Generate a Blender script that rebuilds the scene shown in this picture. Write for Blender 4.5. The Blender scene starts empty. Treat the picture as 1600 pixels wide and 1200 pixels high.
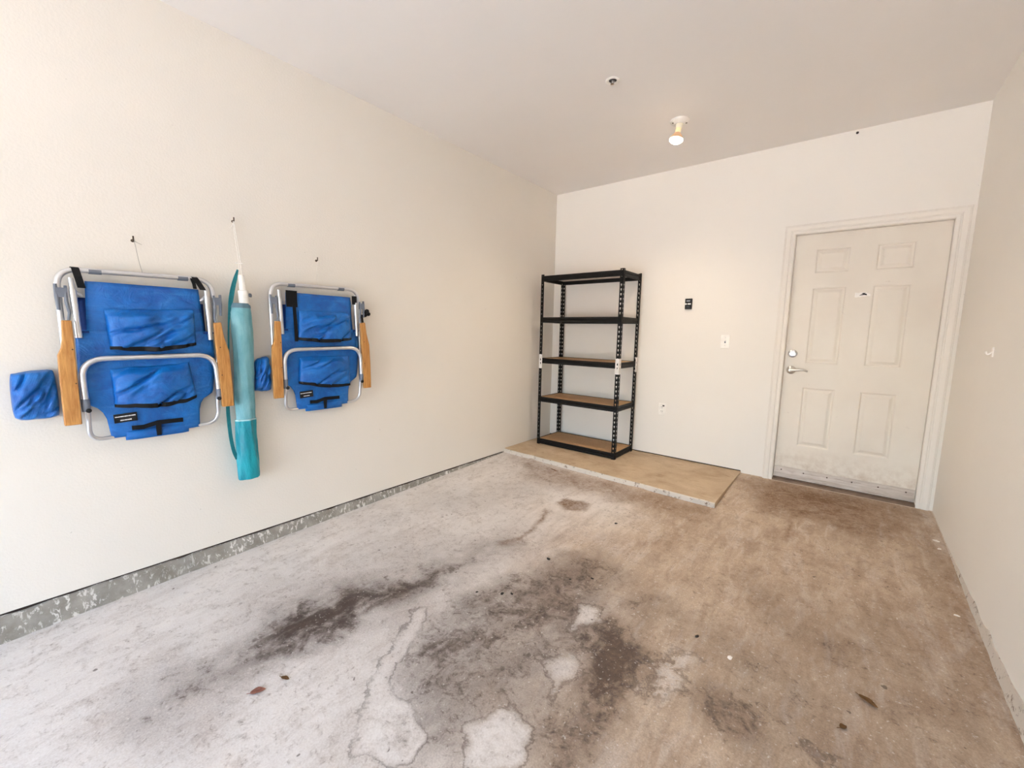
import bpy, bmesh, math, random
import numpy as np
from mathutils import Vector, Matrix

random.seed(7)
rng = np.random.default_rng(11)
S = bpy.context.scene
COL = S.collection

# ------------------------------------------------------------------ room size
W, H = 3.342, 2.780            # width, ceiling height
YF = -7.30                     # inner face of the front wall (vehicle door side)
def floor_z(y): return -0.012 + 0.034 * y

# ------------------------------------------------------------------ camera
yaw, pitch, roll = -0.6714, -0.1233, 0.0199
fw = Vector((math.sin(yaw)*math.cos(pitch), math.cos(yaw)*math.cos(pitch), math.sin(pitch)))
r0 = Vector((math.cos(yaw), -math.sin(yaw), 0)); u0 = r0.cross(fw)
rt = math.cos(roll)*r0 + math.sin(roll)*u0
up = -math.sin(roll)*r0 + math.cos(roll)*u0
cam = bpy.data.objects.new('camera', bpy.data.cameras.new('camera'))
COL.objects.link(cam)
cam.data.sensor_width = 36.0; cam.data.sensor_fit = 'HORIZONTAL'
cam.data.lens = 656.9/1600*36.0
cam.data.clip_start = 0.02
M = Matrix((rt, up, -fw)).transposed().to_4x4(); M.translation = (2.7548, -4.2253, 1.2244)
cam.matrix_world = M
S.camera = cam

# ------------------------------------------------------------------ sky, sun, exposure
wd = bpy.data.worlds.new('world'); S.world = wd; wd.use_nodes = True
nt = wd.node_tree; nt.nodes.clear()
sky = nt.nodes.new('ShaderNodeTexSky'); sky.sky_type = 'NISHITA'
sky.sun_disc = False; sky.sun_elevation = math.radians(48); sky.sun_rotation = math.radians(20)
sky.air_density = 1.0; sky.dust_density = 3.5; sky.ozone_density = 0.6
bg = nt.nodes.new('ShaderNodeBackground'); bg.inputs['Strength'].default_value = 1.12
wo = nt.nodes.new('ShaderNodeOutputWorld')
nt.links.new(sky.outputs[0], bg.inputs[0]); nt.links.new(bg.outputs[0], wo.inputs[0])
sun = bpy.data.objects.new('sun', bpy.data.lights.new('sun', 'SUN')); COL.objects.link(sun)
sun.data.energy = 15.0; sun.data.color = (1.0, 0.97, 0.93); sun.data.angle = math.radians(1.0)
sun.rotation_euler = (math.radians(-34), math.radians(12), 0)      # stands high behind the house, falls on the driveway
por = bpy.data.objects.new('sky_portal', bpy.data.lights.new('sky_portal', 'AREA')); COL.objects.link(por)
por.data.shape = 'RECTANGLE'; por.data.size = 2.50; por.data.size_y = 2.18; por.data.cycles.is_portal = True
por.location = (1.67, YF-0.16, 0.81); por.rotation_euler = (math.radians(90), 0, 0)   # samples the sky through the open vehicle door
S.view_settings.view_transform = 'Standard'; S.view_settings.look = 'None'
S.view_settings.gamma = 1.0; S.view_settings.use_curve_mapping = False
S.view_settings.exposure = 1.67
S.cycles.use_denoising = True
S.cycles.use_adaptive_sampling = True; S.cycles.adaptive_threshold = 0.03
S.cycles.max_bounces = 10; S.cycles.diffuse_bounces = 8; S.cycles.glossy_bounces = 4
S.cycles.caustics_reflective = False; S.cycles.caustics_refractive = False
S.cycles.sample_clamp_indirect = 8.0

# ------------------------------------------------------------------ helpers
def link(name, me, mat=None, parent=None, smooth=False):
    o = bpy.data.objects.new(name, me); COL.objects.link(o)
    if mat is not None and len(me.materials) == 0:
        for m in (mat if isinstance(mat, (list, tuple)) else [mat]): me.materials.append(m)
    if parent is not None: o.parent = parent
    if smooth: me.polygons.foreach_set('use_smooth', [True]*len(me.polygons))
    return o
def empty(name, loc=(0,0,0), rot=(0,0,0)):
    o = bpy.data.objects.new(name, None); COL.objects.link(o)
    o.location = loc; o.rotation_euler = rot; o.empty_display_size = 0.1
    return o
def tag(o, label, cat, group=None, kind=None):
    o['label'] = label; o['category'] = cat
    if group: o['group'] = group
    if kind: o['kind'] = kind
    return o
def bevel(o, w, seg=2):
    m = o.modifiers.new('bevel', 'BEVEL'); m.width = w; m.segments = seg; m.limit_method = 'ANGLE'; m.angle_limit = math.radians(40)
    return o
def solid(o, t, offset=0):
    m = o.modifiers.new('thickness', 'SOLIDIFY'); m.thickness = t; m.offset = offset
    return o

class MB:
    """collects shapes into one mesh"""
    def __init__(s): s.v = []; s.f = []; s.mi = []
    def add(s, vs, fs, mi=0):
        b = len(s.v); s.v += [tuple(v) for v in vs]
        for f in fs: s.f.append(tuple(i+b for i in f)); s.mi.append(mi)
        return s
    def box(s, a, b, mi=0):
        x0,y0,z0 = a; x1,y1,z1 = b
        return s.add([(x0,y0,z0),(x1,y0,z0),(x1,y1,z0),(x0,y1,z0),(x0,y0,z1),(x1,y0,z1),(x1,y1,z1),(x0,y1,z1)],
                     [(3,2,1,0),(4,5,6,7),(0,1,5,4),(1,2,6,5),(2,3,7,6),(3,0,4,7)], mi)
    def obox(s, c, ax, ay, az, mi=0):
        """box about c with half-axis vectors"""
        c, ax, ay, az = (Vector(q) for q in (c, ax, ay, az))
        vs = [c + i*ax + j*ay + k*az for k in (-1,1) for (i,j) in ((-1,-1),(1,-1),(1,1),(-1,1))]
        return s.add(vs, [(3,2,1,0),(4,5,6,7),(0,1,5,4),(1,2,6,5),(2,3,7,6),(3,0,4,7)], mi)
    def tube(s, pts, r, n=10, mi=0, flat=1.0):
        pts = [Vector(p) for p in pts]; rs = r if isinstance(r, (list, tuple)) else [r]*len(pts)
        vs, fs = [], []; prev = None
        for i, p in enumerate(pts):
            t = (pts[min(i+1, len(pts)-1)] - pts[max(i-1, 0)]).normalized()
            if prev is None:
                a = Vector((1,0,0)) if abs(t.x) < .9 else Vector((0,1,0))
                nrm = (a - t*a.dot(t)).normalized()
            else: nrm = (prev - t*prev.dot(t)).normalized()
            prev = nrm; bn = t.cross(nrm)
            for k in range(n):
                an = 2*math.pi*k/n
                vs.append(p + rs[i]*(flat*math.cos(an)*nrm + math.sin(an)*bn))
        m = len(pts)
        for i in range(m-1):
            for k in range(n):
                fs.append((i*n+k, i*n+(k+1)%n, (i+1)*n+(k+1)%n, (i+1)*n+k))
        fs.append(tuple(range(n))[::-1]); fs.append(tuple((m-1)*n+k for k in range(n)))
        return s.add(vs, fs, mi)
    def lathe(s, prof, n=28, base=(0,0,0), axis=(0,0,1), mi=0):
        ax = Vector(axis).normalized(); a = Vector((1,0,0)) if abs(ax.x) < .9 else Vector((0,1,0))
        e1 = (a - ax*a.dot(ax)).normalized(); e2 = ax.cross(e1); b = Vector(base)
        vs, fs = [], []
        for r, h in prof:
            for k in range(n):
                an = 2*math.pi*k/n; vs.append(b + ax*h + r*(math.cos(an)*e1 + math.sin(an)*e2))
        for i in range(len(prof)-1):
            for k in range(n):
                fs.append((i*n+k, i*n+(k+1)%n, (i+1)*n+(k+1)%n, (i+1)*n+k))
        if prof[0][0] > 1e-5: fs.append(tuple(range(n))[::-1])
        if prof[-1][0] > 1e-5: fs.append(tuple((len(prof)-1)*n+k for k in range(n)))
        return s.add(vs, fs, mi)
    def prism(s, poly, fn, a, b, mi=0):
        """2-D polygon poly placed by fn(p, q, h) between heights a and b"""
        n = len(poly)
        vs = [fn(p, q, a) for p, q in poly] + [fn(p, q, b) for p, q in poly]
        fs = [tuple(range(n))[::-1], tuple(range(n, 2*n))] + [(i, (i+1)%n, n+(i+1)%n, n+i) for i in range(n)]
        return s.add(vs, fs, mi)
    def build(s, name, mat, parent=None, smooth=False, fix=True):
        me = bpy.data.meshes.new(name); me.from_pydata(s.v, [], s.f); me.update()
        for m in (mat if isinstance(mat, (list, tuple)) else [mat]): me.materials.append(m)
        me.polygons.foreach_set('material_index', s.mi)
        if fix:
            bm = bmesh.new(); bm.from_mesh(me); bmesh.ops.recalc_face_normals(bm, faces=bm.faces); bm.to_mesh(me); bm.free()
        o = link(name, me, None, parent)
        if smooth:
            me.polygons.foreach_set('use_smooth', [True]*len(me.polygons))
            try: me.set_sharp_from_angle(angle=math.radians(42))
            except Exception: pass
        return o

def rounded(pts, rad, seg=7):
    """polyline with rounded inner corners"""
    pts = [Vector(p) for p in pts]; out = [pts[0]]
    for i in range(1, len(pts)-1):
        p = pts[i]; a = pts[i-1]-p; b = pts[i+1]-p
        r = min(rad, a.length*.48, b.length*.48)
        s, e = p + a.normalized()*r, p + b.normalized()*r
        for k in range(seg+1):
            t = k/seg; out.append((1-t)**2*s + 2*t*(1-t)*p + t*t*e)
    return out + [pts[-1]]
def spline(pts, n=8):
    pts = [Vector(p) for p in pts]; out = []
    P = [2*pts[0]-pts[1]] + pts + [2*pts[-1]-pts[-2]]
    for i in range(1, len(P)-2):
        for k in range(n):
            t = k/n; a, b, c, d = P[i-1], P[i], P[i+1], P[i+2]
            out.append(.5*((2*b) + (c-a)*t + (2*a-5*b+4*c-d)*t*t + (3*b-a-3*c+d)*t**3))
    return out + [pts[-1]]

# numpy value noise
_T = rng.random((256, 256))
def vnoise(x, y):
    xi, yi = np.floor(x).astype(int), np.floor(y).astype(int); fx, fy = x-xi, y-yi
    fx = fx*fx*(3-2*fx); fy = fy*fy*(3-2*fy)
    g = lambda i, j: _T[i % 256, j % 256]
    return (g(xi,yi)*(1-fx)+g(xi+1,yi)*fx)*(1-fy) + (g(xi,yi+1)*(1-fx)+g(xi+1,yi+1)*fx)*fy
def fbm(x, y, oct=5, gain=.55):
    s = 0; a = 1; t = 0
    for k in range(oct):
        s = s + a*vnoise(x*2**k+17.3*k, y*2**k+9.1*k); t += a; a *= gain
    return s/t
def sstep(a, b, x):
    t = np.clip((x-a)/(b-a), 0, 1); return t*t*(3-2*t)

# ------------------------------------------------------------------ materials
def srgb(r, g, b):
    f = lambda c: (c/255/12.92) if c/255 <= .04045 else ((c/255+.055)/1.055)**2.4
    return (f(r), f(g), f(b), 1)
class NT:
    def __init__(s, name, rough=.6, metallic=0, spec=.5):
        s.m = bpy.data.materials.new(name); s.m.use_nodes = True
        s.t = s.m.node_tree; s.b = s.t.nodes['Principled BSDF']
        s.b.inputs['Roughness'].default_value = rough; s.b.inputs['Metallic'].default_value = metallic
        s.b.inputs['Specular IOR Level'].default_value = spec
        s.co = None
    def n(s, t, **k):
        nd = s.t.nodes.new(t)
        for a, v in k.items(): setattr(nd, a, v)
        return nd
    def l(s, a, b): s.t.links.new(a, b)
    def coord(s):
        if s.co is None: s.co = s.n('ShaderNodeTexCoord').outputs['Object']
        return s.co
    def scaled(s, sc):
        mp = s.n('ShaderNodeMapping'); mp.inputs['Scale'].default_value = sc; s.l(s.coord(), mp.inputs[0]); return mp.outputs[0]
    def noise(s, scale, detail=4, rough=.55, dist=0, co=None):
        nd = s.n('ShaderNodeTexNoise'); nd.inputs['Scale'].default_value = scale; nd.inputs['Detail'].default_value = detail
        nd.inputs['Roughness'].default_value = rough; nd.inputs['Distortion'].default_value = dist
        s.l(co or s.coord(), nd.inputs['Vector']); return nd.outputs['Fac']
    def ramp(s, fac, a, b, c0=(0,0,0,1), c1=(1,1,1,1), interp='LINEAR'):
        nd = s.n('ShaderNodeValToRGB'); e = nd.color_ramp.elements; nd.color_ramp.interpolation = interp
        e[0].position, e[1].position = a, b; e[0].color, e[1].color = c0, c1
        s.l(fac, nd.inputs[0]); return nd.outputs[0]
    def math(s, op, a, b=None, clamp=False):
        nd = s.n('ShaderNodeMath', operation=op); nd.use_clamp = clamp
        for i, q in enumerate((a, b)):
            if q is None: continue
            if isinstance(q, (int, float)): nd.inputs[i].default_value = q
            else: s.l(q, nd.inputs[i])
        return nd.outputs[0]
    def mix(s, fac, a, b, blend='MIX'):
        nd = s.n('ShaderNodeMix', data_type='RGBA', blend_type=blend)
        for sock, q in ((nd.inputs[0], fac), (nd.inputs[6], a), (nd.inputs[7], b)):
            if isinstance(q, (int, float, tuple)): sock.default_value = q
            else: s.l(q, sock)
        return nd.outputs[2]
    def color(s, c):
        if isinstance(c, tuple): s.b.inputs['Base Color'].default_value = c
        else: s.l(c, s.b.inputs['Base Color'])
        return s
    def bump(s, h, strength=.3, dist=.002):
        nd = s.n('ShaderNodeBump'); nd.inputs['Strength'].default_value = strength; nd.inputs['Distance'].default_value = dist
        s.l(h, nd.inputs['Height']); s.l(nd.outputs[0], s.b.inputs['Normal']); return s

def plain(name, c, rough=.5, metallic=0, spec=.5, var=.06, scale=30, bump=0):
    k = NT(name, rough, metallic, spec)
    nz = k.noise(scale, 3)
    k.color(k.mix(k.ramp(nz, .3, .7), tuple(q*(1-var) for q in c[:3])+(1,), tuple(min(1, q*(1+var)) for q in c[:3])+(1,)))
    if bump: k.bump(nz, bump, .002)
    return k.m

def wall_mat(name, c, bump, scuff, peel=95):
    k = NT(name, .62, spec=.35)
    big = k.ramp(k.noise(1.3, 4), .3, .7)
    col = k.mix(big, tuple(q*.975 for q in c[:3])+(1,), c)
    sc = k.noise(5.5, 9, .72, .4, k.scaled((1, 1, 1)))
    sm = k.ramp(sc, .70, .735)
    col = k.mix(k.math('MULTIPLY', sm, scuff), col, srgb(120, 105, 90))
    spk = k.ramp(k.noise(38, 2, .5), .765, .79)
    col = k.mix(k.math('MULTIPLY', spk, scuff*.8), col, srgb(110, 95, 82))
    k.color(col)
    pe = k.noise(peel, 3, .5)
    k.bump(k.ramp(pe, .35, .75), bump, .0022)
    return k.m
M_WALL_L = wall_mat('left_wall_paint', srgb(233, 227, 217), .16, .35)
M_WALL = wall_mat('wall_paint', srgb(238, 233, 225), .10, .25)
M_CEIL = wall_mat('ceiling_paint', srgb(238, 234, 230), .06, .0)
M_TRIM = wall_mat('trim_paint', srgb(236, 230, 221), .02, .35, 60)
def door_mat():
    k = NT('door_paint', .45, spec=.4)
    col = k.mix(k.ramp(k.noise(2.2, 4), .3, .7), srgb(226, 217, 204), srgb(233, 226, 214))
    sm = k.ramp(k.noise(7, 8, .7, .5, k.scaled((1, 1, 2.2))), .66, .74)
    col = k.mix(k.math('MULTIPLY', sm, .35), col, srgb(150, 132, 112))
    # grime above the sweep
    sp = k.n('ShaderNodeSeparateXYZ'); k.l(k.coord(), sp.inputs[0])
    low = k.math('MULTIPLY', k.ramp(sp.outputs[2], .10, .30, (1,1,1,1), (0,0,0,1)), k.ramp(k.noise(14, 6, .65), .42, .68))
    col = k.mix(k.math('MULTIPLY', low, .5), col, srgb(168, 142, 112))
    k.color(col); k.bump(k.noise(90, 2), .03, .001)
    return k.m
M_DOOR = door_mat()
M_DARKGAP = plain('dark_gap', srgb(52, 40, 32), .9)
M_BLACKSTEEL = plain('black_powder_coat', srgb(17, 14, 12), .5, 0, .25, .2, 60)
M_COUPLER = plain('pale_plastic', srgb(232, 226, 222), .4)
M_CHROME = plain('chrome', (.66, .64, .62, 1), .24, 1.0)
M_SATIN = plain('satin_metal', (.62, .60, .57, 1), .35, 1.0)
M_ALU = plain('aluminium_tube', (.74, .74, .75, 1), .28, .85, .5, .03)
M_ALU2 = plain('dull_aluminium', (.56, .57, .59, 1), .42, .5, .5, .05)
M_GREYPL = plain('grey_plastic', srgb(112, 118, 130), .45)
M_BLACK = plain('black_webbing', srgb(16, 15, 17), .75, 0, .3, .3, 200)
M_WHITEPL = plain('white_plastic', srgb(244, 240, 233), .35)
M_WHITE = plain('white_print', srgb(235, 235, 235), .6)
M_DARK = plain('near_black', srgb(14, 12, 12), .45)
M_NAIL = plain('rusty_nail', srgb(84, 66, 50), .5, .4)
M_CORD = plain('white_cord', srgb(236, 232, 224), .7)
M_WIRE = plain('grey_string', srgb(165, 158, 148), .7)
M_TEALDARK = plain('dark_teal_webbing', srgb(8, 112, 122), .6, 0, .4, .12, 80)

def blue_mat():
    k = NT('blue_woven_vinyl', .36, spec=.45)
    a = k.ramp(k.noise(9, 5, .6, .6), .3, .72)
    col = k.mix(a, srgb(0, 82, 166), srgb(8, 122, 210))
    wv = k.n('ShaderNodeTexWave', wave_type='BANDS', bands_direction='Z'); wv.inputs['Scale'].default_value = 130
    k.l(k.coord(), wv.inputs[0])
    wy = k.n('ShaderNodeTexWave', wave_type='BANDS', bands_direction='Y'); wy.inputs['Scale'].default_value = 130
    k.l(k.coord(), wy.inputs[0])
    wm = k.math('MULTIPLY', wv.outputs[1], wy.outputs[1])
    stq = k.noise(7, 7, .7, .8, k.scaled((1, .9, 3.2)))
    col = k.mix(k.math('MULTIPLY', k.ramp(stq, .55, .74), .38), col, srgb(92, 170, 236))  # pale streaks: glare off the weave, painted into the colour
    col = k.mix(k.math('MULTIPLY', k.ramp(stq, .28, .46, (1,1,1,1), (0,0,0,1)), .40), col, srgb(0, 58, 132))
    k.b.inputs['Coat Weight'].default_value = .15; k.b.inputs['Coat Roughness'].default_value = .22
    k.color(col)
    h = k.math('ADD', k.math('MULTIPLY', wm, .10), k.noise(16, 6, .62, 1.4))
    k.bump(h, .8, .008)
    return k.m
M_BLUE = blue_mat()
M_NAVY = plain('navy_fabric', srgb(6, 50, 118), .6, 0, .3, .15, 40)
def wood_mat():
    k = NT('varnished_wood', .42, spec=.5)
    g = k.noise(10, 5, .6, .8, k.scaled((9, 9, .9)))
    col = k.mix(k.ramp(g, .3, .72), srgb(168, 108, 50), srgb(214, 160, 92))
    kn = k.ramp(k.noise(14, 2), .74, .80)
    k.color(k.mix(k.math('MULTIPLY', kn, .55), col, srgb(105, 62, 28)))
    return k.m
M_WOOD = wood_mat()
def board_mat():
    k = NT('particle_board', .7, spec=.3)
    a = k.ramp(k.noise(160, 3, .6), .3, .7)
    b = k.ramp(k.noise(5, 3), .3, .7)
    col = k.mix(a, srgb(158, 122, 84), srgb(196, 160, 118))
    k.color(k.mix(k.math('MULTIPLY', b, .25), col, srgb(150, 112, 74)))
    return k.m
M_BOARD = board_mat()
M_BOARD_UNDER = plain('pale_board_face', srgb(226, 214, 204), .6)
def sleeve_mat():
    k = NT('pale_teal_sleeve', .5, spec=.4)
    g = k.noise(8, 5, .6, .6, k.scaled((2, 2, .8)))
    k.color(k.mix(k.ramp(g, .3, .7), srgb(86, 150, 164), srgb(134, 188, 196)))
    k.bump(k.noise(16, 4, .6, 1.0, k.scaled((2.5, 2.5, .6))), .5, .006)
    return k.m
M_SLEEVE = sleeve_mat()
def teal_mat():
    k = NT('teal_nylon', .36, spec=.5)
    g = k.noise(9, 4, .6, .8, k.scaled((2, 2, .7)))
    k.color(k.mix(k.ramp(g, .3, .7), srgb(0, 128, 146), srgb(22, 164, 180)))
    k.bump(k.noise(14, 4, .6, 1.2, k.scaled((2.5, 2.5, .7))), .5, .008)
    return k.m
M_TEAL = teal_mat()

def floor_mat():
    k = NT('stained_concrete', .58, spec=.42)
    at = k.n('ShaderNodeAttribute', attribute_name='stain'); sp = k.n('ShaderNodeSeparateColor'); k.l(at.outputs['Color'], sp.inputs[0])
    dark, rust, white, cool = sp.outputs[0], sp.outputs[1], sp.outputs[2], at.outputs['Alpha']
    def turned(ang, sc):
        mp = k.n('ShaderNodeMapping'); mp.inputs['Rotation'].default_value = (0, 0, ang); mp.inputs['Scale'].default_value = sc; k.l(k.coord(), mp.inputs[0])
        return mp.outputs[0]
    n_big = k.noise(2.4, 6, .62, .6); n_mid = k.noise(10, 9, .68, .9); n_fine = k.noise(46, 7, .68, .6); n_grit = k.noise(170, 3, .6)
    sm = k.noise(5, 8, .66, .5, k.scaled((3.2, .75, 1)))                     # smears along the drive-in direction
    sd = k.noise(8, 9, .70, .9, turned(.75, (2.4, .8, 1)))                   # turning smears
    mot = k.math('ADD', k.math('MULTIPLY', n_mid, .55), k.math('MULTIPLY', n_fine, .45))
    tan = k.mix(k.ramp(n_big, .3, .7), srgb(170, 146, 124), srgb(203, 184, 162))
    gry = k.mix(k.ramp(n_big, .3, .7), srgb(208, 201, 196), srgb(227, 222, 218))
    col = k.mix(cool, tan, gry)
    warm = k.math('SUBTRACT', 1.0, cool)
    # pale and brown smears
    col = k.mix(k.math('MULTIPLY', k.ramp(sm, .50, .70), .50), col, srgb(226, 219, 212))
    col = k.mix(k.math('MULTIPLY', k.ramp(sm, .30, .50, (1,1,1,1), (0,0,0,1)), .30), col, srgb(150, 132, 118))
    col = k.mix(k.math('MULTIPLY', k.math('MULTIPLY', k.ramp(sd, .50, .74), warm), .42), col, srgb(214, 198, 180))
    col = k.mix(k.math('MULTIPLY', k.math('MULTIPLY', k.ramp(sd, .28, .50, (1,1,1,1), (0,0,0,1)), warm), .38), col, srgb(124, 100, 80))
    col = k.mix(k.math('MULTIPLY', k.ramp(mot, .50, .66), .42), col, srgb(132, 112, 97))
    # rust / brown damp stains
    rm = k.math('MULTIPLY', rust, k.ramp(k.math('ADD', k.math('MULTIPLY', mot, .6), k.math('MULTIPLY', n_big, .4)), .30, .60), True)
    col = k.mix(k.math('MULTIPLY', rm, 1.25, True), col, srgb(118, 84, 52))
    # oil and tyre grime: an even film, then clumps on it
    film = k.math('MULTIPLY', dark, k.ramp(k.math('ADD', k.math('MULTIPLY', sm, .5), k.math('MULTIPLY', n_mid, .5)), .18, .52))
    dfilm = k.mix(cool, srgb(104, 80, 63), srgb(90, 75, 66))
    col = k.mix(k.math('MULTIPLY', film, 1.15, True), col, dfilm)
    cl = k.math('ADD', k.math('MULTIPLY', dark, .72), k.math('MULTIPLY', k.math('SUBTRACT', mot, .5), 2.6))
    clm = k.math('MULTIPLY', k.ramp(cl, .42, .80), k.ramp(dark, .10, .45))
    col = k.mix(k.math('MULTIPLY', clm, .82), col, srgb(66, 52, 46))
    # peeled pale patches, with a broken dark rim
    wm0 = k.math('ADD', white, k.math('ADD', k.math('MULTIPLY', k.math('SUBTRACT', n_mid, .5), .9), k.math('MULTIPLY', k.math('SUBTRACT', n_fine, .5), .5)))
    wm = k.ramp(wm0, .36, .60)
    col = k.mix(k.math('MULTIPLY', wm, .78), col, k.mix(k.ramp(mot, .42, .62), srgb(228, 223, 219), srgb(196, 188, 182)))
    rim = k.math('MULTIPLY', k.ramp(wm0, .24, .32), k.ramp(wm0, .32, .42, (1,1,1,1), (0,0,0,1)))
    brk = k.ramp(k.noise(7, 4, .6), .34, .54)
    col = k.mix(k.math('MULTIPLY', k.math('MULTIPLY', k.math('MULTIPLY', rim, brk), k.ramp(white, .06, .25)), .62), col, srgb(88, 74, 66))
    # flecks
    fl = k.math('MULTIPLY', k.ramp(n_fine, .58, .68), k.ramp(n_mid, .42, .58))
    col = k.mix(k.math('MULTIPLY', fl, .45), col, srgb(84, 68, 56))
    wf = k.math('MULTIPLY', k.ramp(k.noise(70, 4, .6), .62, .72), .5)
    col = k.mix(wf, col, srgb(230, 225, 220))
    sp2 = k.ramp(k.noise(26, 2, .5), .74, .77)
    col = k.mix(k.math('MULTIPLY', sp2, .7), col, srgb(74, 58, 48))
    col = k.mix(.16, col, k.ramp(n_grit, .3, .7), 'OVERLAY')
    k.color(col)
    k.l(k.ramp(film, 0, 1, (.60,.60,.60,1), (.44,.44,.44,1)), k.b.inputs['Roughness'])
    k.bump(k.math('ADD', k.math('MULTIPLY', n_fine, .6), k.math('MULTIPLY', n_grit, .3)), .25, .003)
    return k.m
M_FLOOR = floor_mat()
def curb_mat():
    k = NT('splattered_concrete_curb', .7, spec=.3)
    col = k.mix(k.ramp(k.noise(9, 6, .65), .3, .7), srgb(128, 123, 114), srgb(170, 165, 156))
    st = k.noise(46, 6, .66, .5, k.scaled((1, 1, .5)))
    gate = k.ramp(k.noise(2.0, 3), .38, .62)
    wh = k.math('MULTIPLY', k.ramp(st, .54, .61), k.math('ADD', .45, k.math('MULTIPLY', gate, .55)))
    col = k.mix(wh, col, srgb(232, 229, 224))
    k.color(col); k.bump(k.math('ADD', k.noise(40, 5), wh), .4, .004)
    return k.m
M_CURB = curb_mat()
def padtop_mat():
    k = NT('pad_concrete', .65, spec=.35)
    col = k.mix(k.ramp(k.noise(4, 6, .6, .4), .3, .7), srgb(172, 148, 120), srgb(200, 178, 150))
    col = k.mix(k.math('MULTIPLY', k.ramp(k.noise(6, 7, .65, 1.0, k.scaled((.8, 2, 1))), .56, .70), .5), col, srgb(128, 98, 66))
    col = k.mix(k.math('MULTIPLY', k.ramp(k.noise(60, 4, .6), .60, .70), .35), col, srgb(110, 88, 64))
    k.color(col); k.bump(k.noise(120, 4), .2, .002)
    return k.m
M_PAD = padtop_mat()
def padedge_mat():
    k = NT('chipped_white_edge', .7, spec=.3)
    col = k.mix(k.ramp(k.noise(26, 6, .7), .56, .66), srgb(205, 196, 184), srgb(116, 95, 76))
    k.color(col); k.bump(k.noise(50, 5), .5, .004)
    return k.m
M_PADEDGE = padedge_mat()
def sweep_mat():
    k = NT('scuffed_aluminium', .42, .5)
    col = k.mix(k.ramp(k.noise(12, 6, .65, .2, k.scaled((.5, 1, 4))), .35, .68), srgb(186, 172, 160), srgb(214, 204, 194))
    col = k.mix(k.math('MULTIPLY', k.ramp(k.noise(8, 6, .7, 0, k.scaled((.6, 1, 5))), .56, .66), .5), col, srgb(140, 118, 98))
    k.color(col); return k.m
M_SWEEP = sweep_mat()
M_THRESH = plain('worn_threshold', srgb(120, 100, 84), .5, .3, .5, .2, 12)
M_THRESH2 = plain('threshold_lip', srgb(196, 178, 158), .5)
M_DRIVE = plain('driveway_concrete', srgb(200, 197, 191), .8, 0, .3, .08, 3)
M_LEAF = plain('dry_leaf', srgb(112, 78, 44), .7, 0, .3, .3, 60)
M_LEAFRED = plain('reddish_leaf', srgb(138, 92, 78), .7, 0, .3, .3, 60)
M_PEBBLE = plain('dark_grit', srgb(34, 29, 26), .7)
M_CHIP = plain('white_paint_chip', srgb(236, 232, 226), .6)

# ================================================================== the room
T = 0.14
ztop = H
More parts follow.
